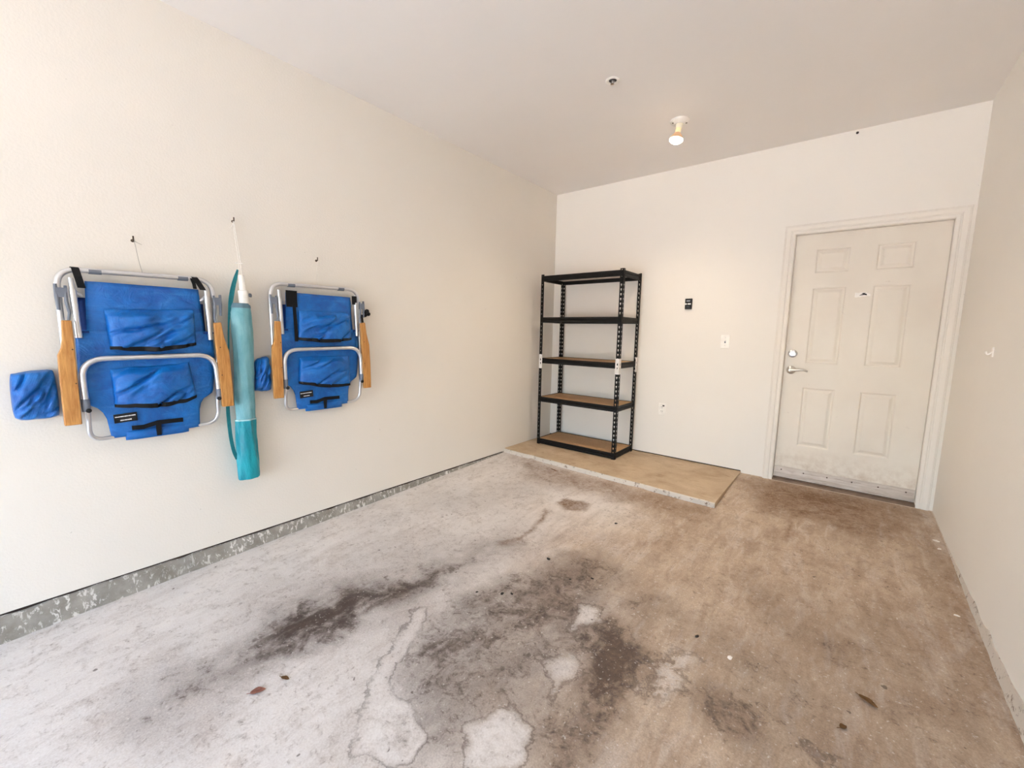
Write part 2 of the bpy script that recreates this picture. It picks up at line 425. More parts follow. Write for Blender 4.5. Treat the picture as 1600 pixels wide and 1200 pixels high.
# ---- floor
def floor_stains():
    return {
  'dark': [
    (0.30, 0.30, [(0.75, -3.95), (0.45, -3.3), (0.7, -2.6), (1.1, -2.1), (1.3, -2.2), (1.15, -3.0), (1.1, -3.95)]),
    (0.26, 0.22, [(1.25, -3.1), (1.4, -2.6), (1.75, -1.9), (2.0, -2.0), (2.3, -2.6), (2.35, -3.1), (1.9, -3.6), (1.45, -3.6)]),
    (0.22, 0.25, [(0.3, -2.6), (0.2, -2.0), (0.7, -1.3), (1.0, -1.3), (0.8, -2.0)]),
    (0.85, 0.05, [(1.66, -2.90), (1.60, -2.98), (1.53, -3.10), (1.48, -3.18), (1.50, -3.19), (1.57, -3.10), (1.63, -2.99), (1.68, -2.91)]),
    (1.0, 0.18, [(0.89, -3.6), (0.79, -3.43), (0.85, -3.17), (1.02, -2.9), (1.14, -2.73), (1.13, -2.98), (1.11, -3.12), (1.06, -3.35), (1.01, -3.55)]),
    (0.50, 0.20, [(0.84, -3.96), (0.86, -3.76), (0.85, -3.51), (1.0, -3.47), (1.0, -3.65), (0.97, -3.85), (0.97, -3.98)]),
    (0.45, 0.14, [(1.0, -3.05), (1.1, -2.37), (1.23, -2.27), (1.17, -2.66)]),
    (0.60, 0.14, [(1.45, -2.55), (1.54, -2.25), (1.7, -2.0), (1.84, -2.13), (1.85, -2.4), (1.95, -2.64), (1.9, -2.75), (1.79, -2.84), (1.64, -2.88), (1.46, -2.9), (1.33, -2.82)]),
    (0.46, 0.16, [(1.35, -3.12), (1.45, -2.93), (1.7, -2.86), (1.85, -2.84), (1.95, -2.97), (1.9, -3.18), (1.77, -3.31), (1.68, -3.38), (1.54, -3.3)]),
    (1.0, 0.10, [(1.94, -2.69), (2.01, -2.54), (2.11, -2.52), (2.23, -2.62), (2.2, -2.73), (2.23, -2.86), (2.17, -2.97), (2.1, -2.99), (2.04, -2.89), (2.03, -2.79)]),
    (0.55, 0.08, [(2.04, -3.07), (2.18, -2.94), (2.26, -3.01), (2.27, -3.13), (2.13, -3.25), (2.04, -3.19)]),
    (0.60, 0.07, [(2.39, -2.69), (2.46, -2.6), (2.61, -2.61), (2.65, -2.71), (2.59, -2.81), (2.48, -2.78)]),
    (0.30, 0.14, [(2.09, -2.21), (2.28, -2.19), (2.61, -2.28), (2.75, -2.44), (2.83, -2.64), (2.73, -2.77), (2.61, -2.61), (2.37, -2.43)]),
    (0.45, 0.07, [(2.02, -2.31), (2.11, -2.17), (2.17, -2.36), (2.12, -2.45)]),
    (0.35, 0.08, [(2.68, -2.06), (2.9, -1.98), (2.82, -2.16)]),
    (0.25, 0.10, [(2.38, -1.7), (2.46, -1.64), (2.67, -1.94), (2.58, -2.04)]),
    (0.35, 0.12, [(1.7, -3.4), (1.83, -3.27), (1.96, -3.38), (1.81, -3.51)]),
    (0.26, 0.35, [(2.5, -1.9), (3.3, -1.5), (3.34, -2.9), (2.6, -3.0)]),
  ],
  'rust': [
    (0.80, 0.16, [(2.14, -0.19), (2.45, 0.02), (2.88, -0.03), (3.24, -0.1), (3.18, -0.52), (2.94, -0.81), (2.67, -0.74), (2.33, -0.82)]),
    (0.60, 0.12, [(0.14, -0.92), (0.6, -0.88), (1.29, -0.95), (2.07, -0.97), (2.07, -1.16), (1.64, -1.24), (1.11, -1.28), (0.6, -1.31)]),
    (0.85, 0.03, [(1.11, -1.59), (1.16, -1.47), (1.3, -1.47), (1.34, -1.58), (1.23, -1.67)]),
    (0.95, 0.02, [(1.09, -1.72), (1.15, -1.89), (1.21, -2.02), (1.2, -2.21), (1.17, -2.33), (1.2, -2.34), (1.24, -2.21), (1.24, -2.03), (1.19, -1.89), (1.13, -1.74)]),
    (0.80, 0.02, [(2.63, -0.56), (2.56, -0.75), (2.56, -0.95), (2.54, -1.15), (2.56, -1.19), (2.59, -1.07), (2.57, -0.79), (2.64, -0.63)]),
    (0.45, 0.10, [(3.24, -0.46), (3.33, -0.69), (3.35, -1.39), (3.37, -1.98), (3.29, -2.07), (3.24, -1.42), (3.18, -0.81)]),
    (0.22, 0.5, [(1.7, -1.2), (3.3, -0.6), (3.34, -2.4), (2.2, -2.2)]),
  ],
  'white': [
    (0.95, 0.05, [(1.49, -3.49), (1.53, -3.41), (1.66, -3.37), (1.77, -3.41), (1.79, -3.49), (1.74, -3.56), (1.65, -3.58)]),
    (0.60, 0.05, [(1.58, -3.58), (1.43, -3.45), (1.36, -3.32), (1.3, -3.18), (1.24, -3.07), (1.28, -2.98), (1.37, -3.1), (1.48, -3.34), (1.55, -3.42), (1.61, -3.54)]),
    (0.85, 0.05, [(1.85, -3.28), (1.93, -3.15), (2.03, -3.17), (2.09, -3.28), (1.95, -3.39)]),
    (0.60, 0.07, [(1.87, -2.91), (1.94, -2.77), (2.04, -2.89), (2.01, -3.03)]),
    (0.65, 0.05, [(1.84, -2.51), (1.91, -2.45), (1.99, -2.56), (1.92, -2.69), (1.87, -2.62)]),
    (0.55, 0.09, [(2.22, -2.69), (2.3, -2.48), (2.43, -2.47), (2.39, -2.61), (2.35, -2.76), (2.26, -2.79)]),
    (0.30, 0.12, [(2.72, -2.47), (2.83, -2.56), (2.88, -2.65), (2.69, -2.8)]),
  ]}
def poly_sd(px, py, poly):
    """signed distance, positive inside"""
    d = np.full(px.shape, 1e9); ins = np.zeros(px.shape, bool); n = len(poly)
    for i in range(n):
        ax, ay = poly[i]; bx, by = poly[(i+1) % n]
        ex, ey = bx-ax, by-ay; wx, wy = px-ax, py-ay
        t = np.clip((wx*ex+wy*ey)/(ex*ex+ey*ey), 0, 1)
        d = np.minimum(d, np.hypot(wx-ex*t, wy-ey*t))
        c = ((ay > py) != (by > py)) & (px < (bx-ax)*(py-ay)/((by-ay) if by != ay else 1e-9)+ax)
        ins ^= c
    return np.where(ins, d, -d)
def build_floor():
    y0, y1 = YF-T, 0.12
    nx, ny = 270, 470
    X, Y = np.meshgrid(np.linspace(-.10, W+.10, nx), np.linspace(y0, y1, ny))
    wx = (fbm(X*7, Y*7, 5)-.5); wy = (fbm(X*7+50, Y*7+80, 5)-.5)
    Z = floor_z(Y) + (fbm(X*1.3, Y*1.3, 3)-.5)*.006
    P = floor_stains(); ch = {}
    for kind, L in P.items():
        m = np.zeros(X.shape)
        for s, soft, poly in L:
            amp = min(.22, .08 + soft*.9)
            sd = poly_sd(X + wx*amp, Y + wy*amp, poly)
            m = np.maximum(m, s*sstep(-soft, soft, sd)) if kind == 'white' else 1-(1-m)*(1-s*sstep(-soft, soft, sd))
        ch[kind] = m
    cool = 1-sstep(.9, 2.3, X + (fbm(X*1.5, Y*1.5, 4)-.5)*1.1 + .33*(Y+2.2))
    n = nx*ny
    co = np.stack([X, Y, Z], -1).reshape(-1, 3)
    idx = np.arange(n).reshape(ny, nx)
    q = np.stack([idx[:-1,:-1], idx[:-1,1:], idx[1:,1:], idx[1:,:-1]], -1).reshape(-1, 4)
    me = bpy.data.meshes.new('floor'); me.vertices.add(n); me.vertices.foreach_set('co', co.ravel())
    me.loops.add(q.size); me.loops.foreach_set('vertex_index', q.ravel().astype(np.int32))
    me.polygons.add(len(q)); me.polygons.foreach_set('loop_start', np.arange(0, q.size, 4, dtype=np.int32))
    me.update(calc_edges=True)
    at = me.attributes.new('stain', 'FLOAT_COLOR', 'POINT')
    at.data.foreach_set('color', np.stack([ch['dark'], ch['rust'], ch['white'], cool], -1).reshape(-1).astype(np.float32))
    me.materials.append(M_FLOOR); me.polygons.foreach_set('use_smooth', [True]*len(me.polygons))
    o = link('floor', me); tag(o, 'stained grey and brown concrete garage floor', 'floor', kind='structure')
build_floor()

# ---- driveway outside the open vehicle door
tag(MB().box((-14, -30, floor_z(YF)-.35), (17, YF-T+.02, floor_z(YF)-.02)).build('driveway', M_DRIVE),
    'concrete driveway outside the open vehicle door', 'driveway', kind='structure')

# ---- walls
DX0, DX1, DZ = 2.318, 3.262, 2.070            # rough door opening
GX0, GX1, GZ = 0.42, 2.92, 1.88               # vehicle door opening
tag(MB().box((-T, YF-T, -.030), (0, T, ztop)).build('wall_left', M_WALL_L), 'cream textured wall carrying the beach chairs', 'wall', kind='structure')
m = MB(); m.box((0, 0, .010), (DX0, T, ztop)); m.box((2.086, .001, -.016), (DX0, T, .011)); m.box((DX1, 0, .0), (W, T, ztop)); m.box((DX0, 0, DZ), (DX1, T, ztop))
tag(m.build('wall_back', M_WALL), 'cream painted wall with the white door', 'wall', kind='structure')
tag(MB().box((W, YF-T, -.40), (W+T, T, ztop)).build('wall_right', M_WALL), 'plain cream side wall with a small white hook', 'wall', kind='structure')
m = MB(); m.box((0, YF-T, -.4), (GX0, YF, ztop)); m.box((GX1, YF-T, -.4), (W, YF, ztop)); m.box((GX0, YF-T, GZ), (GX1, YF, ztop))
tag(m.build('wall_front', M_WALL), 'wall around the open vehicle doorway', 'wall', kind='structure')
tag(MB().box((-T, YF-T, H), (W+T, T, H+.12)).build('ceiling', M_CEIL), 'plain off-white painted garage ceiling', 'ceiling', kind='structure')
# dark gap under the back wall
tag(MB().box((0, .006, -.02), (DX0, T, .010)).build('trim_2', M_DARKGAP), 'dark gap under the back wall behind the pad', 'gap', kind='structure')

# ---- curb below the left wall
def build_curb():
    m = MB(); n = 320; prof = []
    ys = np.linspace(YF, -.30, n)
    a = fbm(ys*6, ys*0+3, 4)-.5; b = fbm(ys*9, ys*0+8, 4)-.5; c = fbm(ys*14, ys*0+21, 4)-.5
    vs = []
    for i, y in enumerate(ys):
        zt = -.040 + .012*float(c[i])
        zb = floor_z(y) - .02
        x1 = .006 + .006*float(a[i]); x2 = .018 + .012*float(b[i])
        vs += [(-T+.01, y, zt), (x1-.005, y, zt), (x1, y, zt-.004), ((x1+x2)/2+.004*float(c[i]), y, (zt+zb)/2), (x2, y, zb), (-T+.01, y, zb)]
    fs = []
    for i in range(n-1):
        for k in range(6): fs.append((i*6+k, i*6+(k+1) % 6, (i+1)*6+(k+1) % 6, (i+1)*6+k))
    fs += [tuple(range(6))[::-1], tuple((n-1)*6+k for k in range(6))]
    o = m.add(vs, fs).build('baseboard_left', M_CURB, smooth=True)
    tag(o, 'grey concrete curb with white paint splatters under the chair wall', 'curb', kind='structure')
    tag(MB().box((-.10, YF, -.050), (-.004, -.9, -.029)).build('trim_3', M_DARKGAP), 'thin dark crack between cream wall and concrete curb', 'gap', kind='structure')
build_curb()
def build_right_edge():
    n = 160; ys = np.linspace(YF, -.02, n); a = fbm(ys*8, ys*0+33, 4); b = fbm(ys*11, ys*0+40, 4)-.5
    vs = []; fs = []
    for i, y in enumerate(ys):
        fade = float(np.clip((-y-.6)/1.3, 0, 1))
        zt = floor_z(y) + .004 + .05*fade*(.5+float(a[i]))
        x1 = W - .002 - .003*fade; x2 = W - .006 - (.010+.02*abs(float(b[i])))*(.3+fade)
        vs += [(W+.02, y, zt), (x1, y, zt), (x2, y, floor_z(y)-.02), (W+.02, y, floor_z(y)-.02)]
    for i in range(n-1):
        for k in range(4): fs.append((i*4+k, i*4+(k+1) % 4, (i+1)*4+(k+1) % 4, (i+1)*4+k))
    fs += [(3, 2, 1, 0), tuple((n-1)*4+k for k in range(4))]
    tag(MB().add(vs, fs).build('baseboard_right', M_PADEDGE, smooth=True), 'crumbling pale edge along the foot of the side wall', 'edge', kind='structure')
build_right_edge()

# ---- raised concrete pad under the shelves
def build_pad():
    n = 120; vs = []; fs = []; mi = []
    xs = np.linspace(0.0, 2.088, n); a = fbm(xs*16, xs*0+60, 5)-.5; b = fbm(xs*10, xs*0+70, 4)-.5
    for i, x in enumerate(xs):
        yf = -.872 - .072*x/2.088 + .008*float(a[i])
        notch = .012*math.exp(-((x-.37)/.035)**2) + .006*math.exp(-((x-1.5)/.05)**2)
        yf += notch*2.5
        zt = 0.0; zf = floor_z(yf)-.03
        vs += [(x, .02, zt), (x, yf+.022, zt-.0005), (x, yf+.006, zt-.004-notch*.7), (x, yf, zt-.010-notch), (x, yf-.004+.006*float(b[i]), zf), (x, .02, zf)]
    for i in range(n-1):
        for k in range(6):
            fs.append((i*6+k, i*6+(k+1) % 6, (i+1)*6+(k+1) % 6, (i+1)*6+k)); mi.append(1 if k in (2, 3) else 0)
    fs += [tuple(range(6))[::-1], tuple((n-1)*6+k for k in range(6))]; mi += [0, 0]
    m = MB(); m.add(vs, fs); m.mi = mi
    o = m.build('concrete_pad', [M_PAD, M_PADEDGE], smooth=True)
    tag(o, 'low tan concrete pad with chipped white edge under the shelving', 'pad', kind='structure')
build_pad()

# ---- door casing
def build_casing():
    r = empty('trim_1', (0, 0, 0)); tag(r, 'cream stepped wooden casing around the door', 'door frame', kind='structure')
    y = 0
    # stepped moulding, (across 0 inner .. 1 outer, out of wall)
    prof = [(0, .002), (0, -.012), (.006, -.016), (.020, -.016), (.024, -.012), (.030, -.012), (.034, -.017), (.052, -.020), (.062, -.020), (.068, -.016), (.072, -.016), (.075, -.010), (.075, .002)]
    xi0, xi1, zi = 2.336, 3.248, 2.056
    zb = -.018
    m = MB(); m.prism(prof, lambda p, q, h: (xi0-p, q, (h if h < 1 else h+p)), zb, zi); m.build('casing_board', M_TRIM, r)
    m = MB(); m.prism(prof, lambda p, q, h: (xi1+p, q, (h if h < 1 else h+p)), zb-.01, zi); m.build('casing_board', M_TRIM, r)
    m = MB(); m.prism(prof, lambda p, q, h: ((xi0-p if h == 0 else xi1+p), q, zi+p), 0, 1); m.build('casing_board', M_TRIM, r)
    # jamb
    MB().box((DX0-.002, -.001, zb), (xi0+.001, T, zi)).build('jamb', M_TRIM, r)
    MB().box((xi1-.001, -.001, zb), (DX1+.002, T, zi)).build('jamb', M_TRIM, r)
    MB().box((DX0-.002, -.001, zi-.001), (DX1+.002, T, DZ+.004)).build('jamb', M_TRIM, r)
    # narrow filler strip between casing and the side wall
    MB().box((xi1+.073, -.007, zb-.008), (W+.001, .004, zi+.075)).build('filler_strip', M_TRIM, r)
    # threshold
    m = MB(); m.prism([(.11, -.05), (.11, .012), (.02, .012), (-.012, .004), (-.022, -.012), (-.022, -.05)], lambda p, q, h: (h, p, q), xi0, xi1)
    t = m.build('threshold', M_THRESH, r)
    MB().box((xi0, -.027, -.045), (xi1, -.021, -.009)).build('threshold_lip', M_THRESH2, t)
build_casing()

# ---- door
def build_door():
    x0, x1, z0, z1 = 2.339, 3.245, .016, 2.053
    yd = .030
    r = empty('door_1', (x0, yd, z0)); tag(r, 'cream six-panel door with lever handle and metal sweep', 'door', kind='structure')
    L = lambda x, y, z: (x-x0, y-yd, z-z0)
    px = [(2.482, 2.702), (2.858, 3.074)]; pz = [(.310, .812), (1.012, 1.628), (1.742, 1.932)]
    xs = [x0, px[0][0], px[0][1], px[1][0], px[1][1], x1]
    zs = [z0, pz[0][0], pz[0][1], pz[1][0], pz[1][1], pz[2][0], pz[2][1], z1]
    m = MB()
    for i in range(5):
        for j in range(7):
            if i in (1, 3) and j in (1, 3, 5): continue
            m.add([L(xs[i], yd, zs[j]), L(xs[i+1], yd, zs[j]), L(xs[i+1], yd, zs[j+1]), L(xs[i], yd, zs[j+1])], [(0, 1, 2, 3)])
    yb = yd+.044
    m.add([L(x0, yb, z0), L(x1, yb, z0), L(x1, yb, z1), L(x0, yb, z1)], [(3, 2, 1, 0)])
    for a, b in (((x0, z0), (x1, z0)), ((x1, z0), (x1, z1)), ((x1, z1), (x0, z1)), ((x0, z1), (x0, z0))):
        m.add([L(a[0], yd, a[1]), L(a[0], yb, a[1]), L(b[0], yb, b[1]), L(b[0], yd, b[1])], [(0, 1, 2, 3)])
    m.build('slab', M_DOOR, r, fix=False)
    for (a, b) in px:
        for (c, d) in pz:
            m = MB(); rings = [(0, 0), (.005, .0015), (.011, .0075), (.019, .0075), (.024, .0065), (.040, .0008), (.044, .0006)]
            vs = []; fs = []
            for ins, dep in rings:
                vs += [L(a+ins, yd+dep, c+ins), L(b-ins, yd+dep, c+ins), L(b-ins, yd+dep, d-ins), L(a+ins, yd+dep, d-ins)]
            for i in range(len(rings)-1):
                for k in range(4): fs.append((i*4+k, i*4+(k+1) % 4, (i+1)*4+(k+1) % 4, (i+1)*4+k))
            e = (len(rings)-1)*4; fs.append((e, e+1, e+2, e+3))
            m.add(vs, fs).build('door_panel', M_DOOR, r, fix=False)
    # deadbolt
    db = MB().lathe([(.034, 0), (.034, .004), (.031, .008), (.026, .010), (0, .010)], 28, L(2.392, yd, 1.090), (0, -1, 0)).build('deadbolt', M_CHROME, r, True)
    MB().obox(L(2.392, yd-.017, 1.090), (.016, 0, .003), (0, .008, 0), (-.001, 0, .0055)).build('thumb_turn', M_CHROME, db)
    # lever
    lv = MB().lathe([(.034, 0), (.034, .004), (.031, .008), (.018, .011), (.013, .014), (.013, .040), (0, .040)], 28, L(2.392, yd, .952), (0, -1, 0)).build('lever_handle', M_SATIN, r, True)
    MB().tube(spline([L(2.386, yd-.040, .952), L(2.42, yd-.044, .954), L(2.455, yd-.044, .958), L(2.485, yd-.042, .955), L(2.508, yd-.036, .947)], 5), [.010]*10+[.0085]*6+[.007]*5, 12).build('lever', M_SATIN, lv, True)
    # sweep with screws
    m = MB(); m.prism([(0, -.002), (-.006, -.004), (-.007, .030), (-.005, .034), (-.005, .086), (-.002, .090), (0, .090)], lambda p, q, h: (h, p, q+.004), .004, x1-x0-.004)
    sw = m.build('door_sweep', M_SWEEP, r)
    MB().box((.004, -.004, -.012), (x1-x0-.004, .006, .002)).build('rubber_strip', M_DARKGAP, sw)
    for k in range(6):
        MB().lathe([(.0055, 0), (.0055, .0015), (.003, .0028), (0, .003)], 10, (.055+k*.160, -.005, .066), (0, -1, 0)).build('screw', M_NAIL, sw, True)
    # torn sticker
    st = MB(); out = [(-.046, -.018), (-.034, -.020), (-.022, -.017), (-.014, -.019), (-.004, -.012), (.012, -.014), (.030, -.011), (.048, -.013), (.047, .004), (.032, .008), (.018, .016), (-.004, .019), (-.024, .014), (-.046, .017)]
    st.prism(out, lambda p, q, h: L(2.802+p, yd-h, 1.562+q), 0, .0006)
    so = st.build('torn_sticker', M_WHITEPL, r)
    sm = MB(); out = [(-.020, -.008), (-.006, -.004), (.012, -.003), (.026, -.006), (.024, .006), (.012, .009), (.020, .013), (.002, .013), (-.008, .010), (.002, .005), (-.010, .001)]
    sm.prism(out, lambda p, q, h: L(2.802+p, yd-.0006-h, 1.562+q), 0, .0006); sm.build('dark_smear', M_PEBBLE, so)
build_door()

# ================================================================== shelving unit
def build_shelves():
    x0, y0, z0 = .140, -.468, 0.0
    w, d, h = .926, .432, 1.832
    r = empty('shelving_unit', (x0, y0, z0)); tag(r, 'black boltless five-tier shelving unit with particle board shelves', 'shelving unit')
    leg = .036; t = .0022; pitch = .0445; split = .915
    def post(cx, cy, sx, sy, za, zb):
        m = MB()
        def leg_bars(place):
            place(0, .012, za, zb); place(.025, leg, za, zb)
            z = za
            n = int(round((zb-za)/pitch)); p = (zb-za)/n
            for k in range(n):
                place(.012, .025, za+k*p, za+k*p+p*.24); place(.012, .025, za+k*p+p*.76, za+(k+1)*p)
                place(.012, .0155, za+k*p+p*.24, za+k*p+p*.44)         # narrow foot of the keyhole
                place(.0215, .025, za+k*p+p*.24, za+k*p+p*.44)
        def px(a, b, c, e):
            m.box((min(cx+sx*a, cx+sx*b), min(cy, cy+sy*t), c), (max(cx+sx*a, cx+sx*b), max(cy, cy+sy*t), e))
        def py(a, b, c, e):
            m.box((min(cx, cx+sx*t), min(cy+sy*a, cy+sy*b), c), (max(cx, cx+sx*t), max(cy+sy*a, cy+sy*b), e))
        leg_bars(px); leg_bars(py)
        return m.build('post', M_BLACKSTEEL, r)
    corners = [(0, 0, 1, 1), (w, 0, -1, 1), (0, d, 1, -1), (w, d, -1, -1)]
    for cx, cy, sx, sy in corners:
        post(cx, cy, sx, sy, 0, split-.001); post(cx, cy, sx, sy, split+.001, h)
        # coupler
        m = MB(); e = .0015; zc0, zc1 = split-.075, split+.075
        def lbox(a, b, c, dd, z1, z2):
            m.box((min(a, b), min(c, dd), z1), (max(a, b), max(c, dd), z2))
        for za, zb in ((zc0, zc0+.045), (zc0+.065, zc0+.085), (zc0+.105, zc1)):
            lbox(cx-sx*e, cx+sx*(leg+.003), cy-sy*e, cy, za, zb); lbox(cx-sx*e, cx, cy-sy*e, cy+sy*(leg+.003), za, zb)
        for za, zb in ((zc0+.045, zc0+.065), (zc0+.085, zc0+.105)):
            for a, b in ((0, .013), (.024, leg+.003)):
                lbox(cx+sx*(a-(e if a == 0 else 0)), cx+sx*b, cy-sy*e, cy, za, zb); lbox(cx-sx*e, cx, cy+sy*(a-(e if a == 0 else 0)), cy+sy*b, za, zb)
        m.build('post_coupler', M_COUPLER, r)
    levels = [.062, .528, .950, 1.386, 1.818]                   # top of each beam
    bh = .060
    prof = [(.003, 0), (.001, -.004), (.001, -.022), (.006, -.026), (.002, -.030), (.0005, -.050), (.003, -.056), (.016, -.056), (.016, -.053), (.011, -.051), (.011, -.021), (.024, -.020), (.024, -.017), (.011, -.016), (.010, 0)]
    t2 = .0025
    for zt in levels:
        g = .0005
        m = MB(); m.prism(prof, lambda p, q, s: (s, t2+p, zt+q), .004, w-.004); m.build('beam', M_BLACKSTEEL, r)
        m = MB(); m.prism(prof, lambda p, q, s: (s, d-t2-p, zt+q), .004, w-.004); m.build('beam', M_BLACKSTEEL, r)
        m = MB(); m.prism(prof, lambda p, q, s: (t2+p, s, zt+q), .040, d-.040); m.build('beam', M_BLACKSTEEL, r)
        m = MB(); m.prism(prof, lambda p, q, s: (w-t2-p, s, zt+q), .040, d-.040); m.build('beam', M_BLACKSTEEL, r)
        m = MB(); a = .0145
        m.box((a, a, zt-.0158), (w-a, d-a, zt-.003)); m.mi = [1, 0, 0, 0, 0, 0]
        m.build('shelf_board', [M_BOARD, M_BOARD_UNDER], r)
build_shelves()

# ================================================================== beach chairs
CHAIR_LABEL = {}
def patch(corners, nu, nv, height, base_w, seed, puff=.5, wr=1.0, mouth=True):
    """puffed cloth pouch over four (u,v) corners: top-left, top-right, bottom-right, bottom-left"""
    tl, tr, br, bl = (np.array(c) for c in corners)
    s, t = np.meshgrid(np.linspace(0, 1, nu), np.linspace(0, 1, nv))
    P = ((1-s)*(1-t))[..., None]*tl + (s*(1-t))[..., None]*tr + (s*t)[..., None]*br + ((1-s)*t)[..., None]*bl
    prof = np.clip(np.sin(np.pi*np.clip(s, 0, 1)), 0, 1)**puff
    vert = sstep(0, .22, t) * (1 if mouth else 1) * (1-.12*sstep(.8, 1, t)) if mouth else np.sin(np.pi*t)**puff
    rid = np.abs(fbm(s*2.3+seed*3.1+t*1.5, t*2.0+seed*1.7+s*.9, 3)-.5)*2
    rid2 = fbm(s*8+seed+t*3, t*6+seed*2, 4)-.5
    wv = base_w + height*prof*vert*(1 - .55*wr*np.exp(-(rid/.13)**2) + .22*wr*rid2)
    edge = (s == 0) | (s == 1) | ((t == 0)) | ((t == 1) & (not mouth))
    wv = np.where(edge, base_w, wv)
    if not mouth:                                      # a soft bag: rounded corners
        a, b = 2*s-1, 2*t-1; c = P.mean(axis=(0, 1)); k = 1-.09*(np.abs(a)*np.abs(b))**3; P = c + (P-c)*k[..., None]
    # slightly ragged outline
    P[..., 1] += .006*(fbm(s*4+seed*5, s*0+seed, 3)-.5)*2*wr
    if mouth: P[..., 1] -= (.014*np.sin(np.pi*s))*t        # the mouth sags
    vs = np.stack([wv, P[..., 0], P[..., 1]], -1)
    return vs
def patch_obj(name, vs, mat, parent, back=True):
    nv, nu = vs.shape[:2]; v = [tuple(q) for q in vs.reshape(-1, 3)]
    fs = [(j*nu+i, j*nu+i+1, (j+1)*nu+i+1, (j+1)*nu+i) for j in range(nv-1) for i in range(nu-1)]
    me = bpy.data.meshes.new(name); me.from_pydata(v, [], [f[::-1] for f in fs]); me.update()
    o = link(name, me, mat, parent, True); solid(o, .0015, -1)
    return o
def cloth(name, rows, nu, mat, parent, w0, seed, amp=.004, sub=6):
    """rows: (v, uL, uR) from top to bottom"""
    out = []
    for a, b in zip(rows[:-1], rows[1:]):
        n = max(1, int(abs(a[0]-b[0])/.018))
        for k in range(n): t = k/n; out.append(tuple(a[i]*(1-t)+b[i]*t for i in range(3)))
    out.append(rows[-1]); nv = len(out)
    s = np.linspace(0, 1, nu); V = np.array([o[0] for o in out])[:, None]
    U = np.array([o[1]+(o[2]-o[1])*s for o in out])
    Wd = w0 + amp*(fbm(U*9+seed*7, V*7+seed*3, 4)-.5)*2 + amp*.5*(fbm(U*28+seed, V*11, 3)-.5)*2
    Wd -= .012*(np.clip(np.abs(s-.5)*2, 0, 1)**6)[None, :]
    vs = np.stack([Wd, U, V+0*U], -1)
    return patch_obj(name, vs, mat, parent)
def make_chair(y, z, label, seed, side_pouch, p1, p2, variant):
    r = empty('beach_chair', (0, y, z)); tag(r, label, 'beach chair', 'beach chairs hung on the wall')
    q = lambda u, v, w: (w, u, v)
    # outer back frame
    fr = MB(); path = rounded([q(-.285, .10, .040), q(-.288, .60, .040), q(-.288, .779, .040), q(.285, .789, .040), q(.292, .60, .040), q(.290, .10, .040)], .075, 8)
    fr.tube(path, .0115, 12); bf = fr.build('back_frame', M_ALU, r, True)
    for u in (-.165, .160):
        MB().tube([q(u-.021, .7815+u*.017, .040), q(u+.021, .7825+u*.017, .040)], .0126, 12).build('grip_sleeve', M_GREYPL, bf, True)
    # inner uprights
    for u, vt, vb in ((-.243, .742, .48), (.255, .748, .47)):
        t = MB(); t.tube([q(u-.002, vt-.050, .062), q(u+.003, vb, .062)], .0125, 12); t.tube([q(u-.003, vt, .058), q(u-.002, vt-.052, .060)], .0095, 12)
        t.build('upright', M_ALU, r, True)
        MB().tube([q(u-.004, vt-.048, .050), q(u+.028 if u < 0 else u-.028, vt-.075, .048)], .006, 8).build('pivot_rod', M_ALU2, r, True)
    # cloth behind, then back cloth and the wrapped lower cloth
    cloth('seat_fabric', [(.66, -.232, .246), (.52, -.236, .250), (.40, -.24, .25)], 20, M_NAVY, r, .030, seed+5, .003)
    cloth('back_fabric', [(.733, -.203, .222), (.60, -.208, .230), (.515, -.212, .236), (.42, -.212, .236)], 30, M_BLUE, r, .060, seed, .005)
    lower = [(.514, -.250, .272), (.38, -.253, .274), (.27, -.254, .266), (.200, -.252, .258), (.182, -.249, .252), (.170, -.228, .236), (.155, -.204, .212), (.130, -.186, .198), (.098, -.175, .190), (.05, -.170, .187), (.004, -.165, .186)]
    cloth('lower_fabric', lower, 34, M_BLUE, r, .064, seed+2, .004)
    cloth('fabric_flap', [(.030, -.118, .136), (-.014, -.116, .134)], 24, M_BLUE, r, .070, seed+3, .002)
    for u0, u1 in ((-.250, -.206), (.226, .272)):      # hem strips where the cloth is sewn round the uprights
        MB().obox(q((u0+u1)/2, .506, .0665), (.0012, 0, 0), (0, (u1-u0)/2, 0), (0, 0, .005)).build('hem', M_NAVY, r)
    # front loop of the legs
    lp = MB(); path = rounded([q(-.242, .170, .082), q(-.246, .385, .090), q(.262, .392, .090), q(.276, .165, .082)], .085, 9)
    lp.tube(path, .0125, 12); lo = lp.build('leg_loop', M_ALU, r, True)
    for u, v in ((-.243, .175), (.2755, .175)):
        MB().tube([q(u, v+.030, .084), q(u, v-.026, .082)], .0148, 12).build('leg_joint', M_GREYPL, lo, True)
        MB().lathe([(.010, 0), (.010, .006), (0, .008)], 12, q(u+(.006 if u < 0 else -.006), v-.022, .095), (1, 0, 0)).build('rivet', M_DARK, lo, True)
    lw = MB(); lw.tube(rounded([q(-.238, .165, .076), q(-.238, .006, .056), q(-.13, .008, .040), q(.13, .010, .040), q(.272, .014, .056), q(.268, .165, .076)], .085, 9), .0095, 12)
    lw.build('lower_loop', M_ALU, r, True)
    # wooden arms
    def arm(pts):
        m = MB(); m.prism(pts, lambda u, v, w: q(u, v, w), .082, .104); o = m.build('armrest', M_WOOD, r); bevel(o, .004, 2); return o
    aL = arm([(-.317, .095), (-.262, .095), (-.262, .305), (-.260, .475), (-.261, .556), (-.292, .556), (-.297, .470), (-.302, .437), (-.315, .405), (-.317, .29)])
    aR = arm([(.282, .104), (.337, .104), (.335, .262), (.329, .411), (.318, .450), (.309, .491), (.300, .565), (.266, .560), (.268, .474), (.275, .302)])
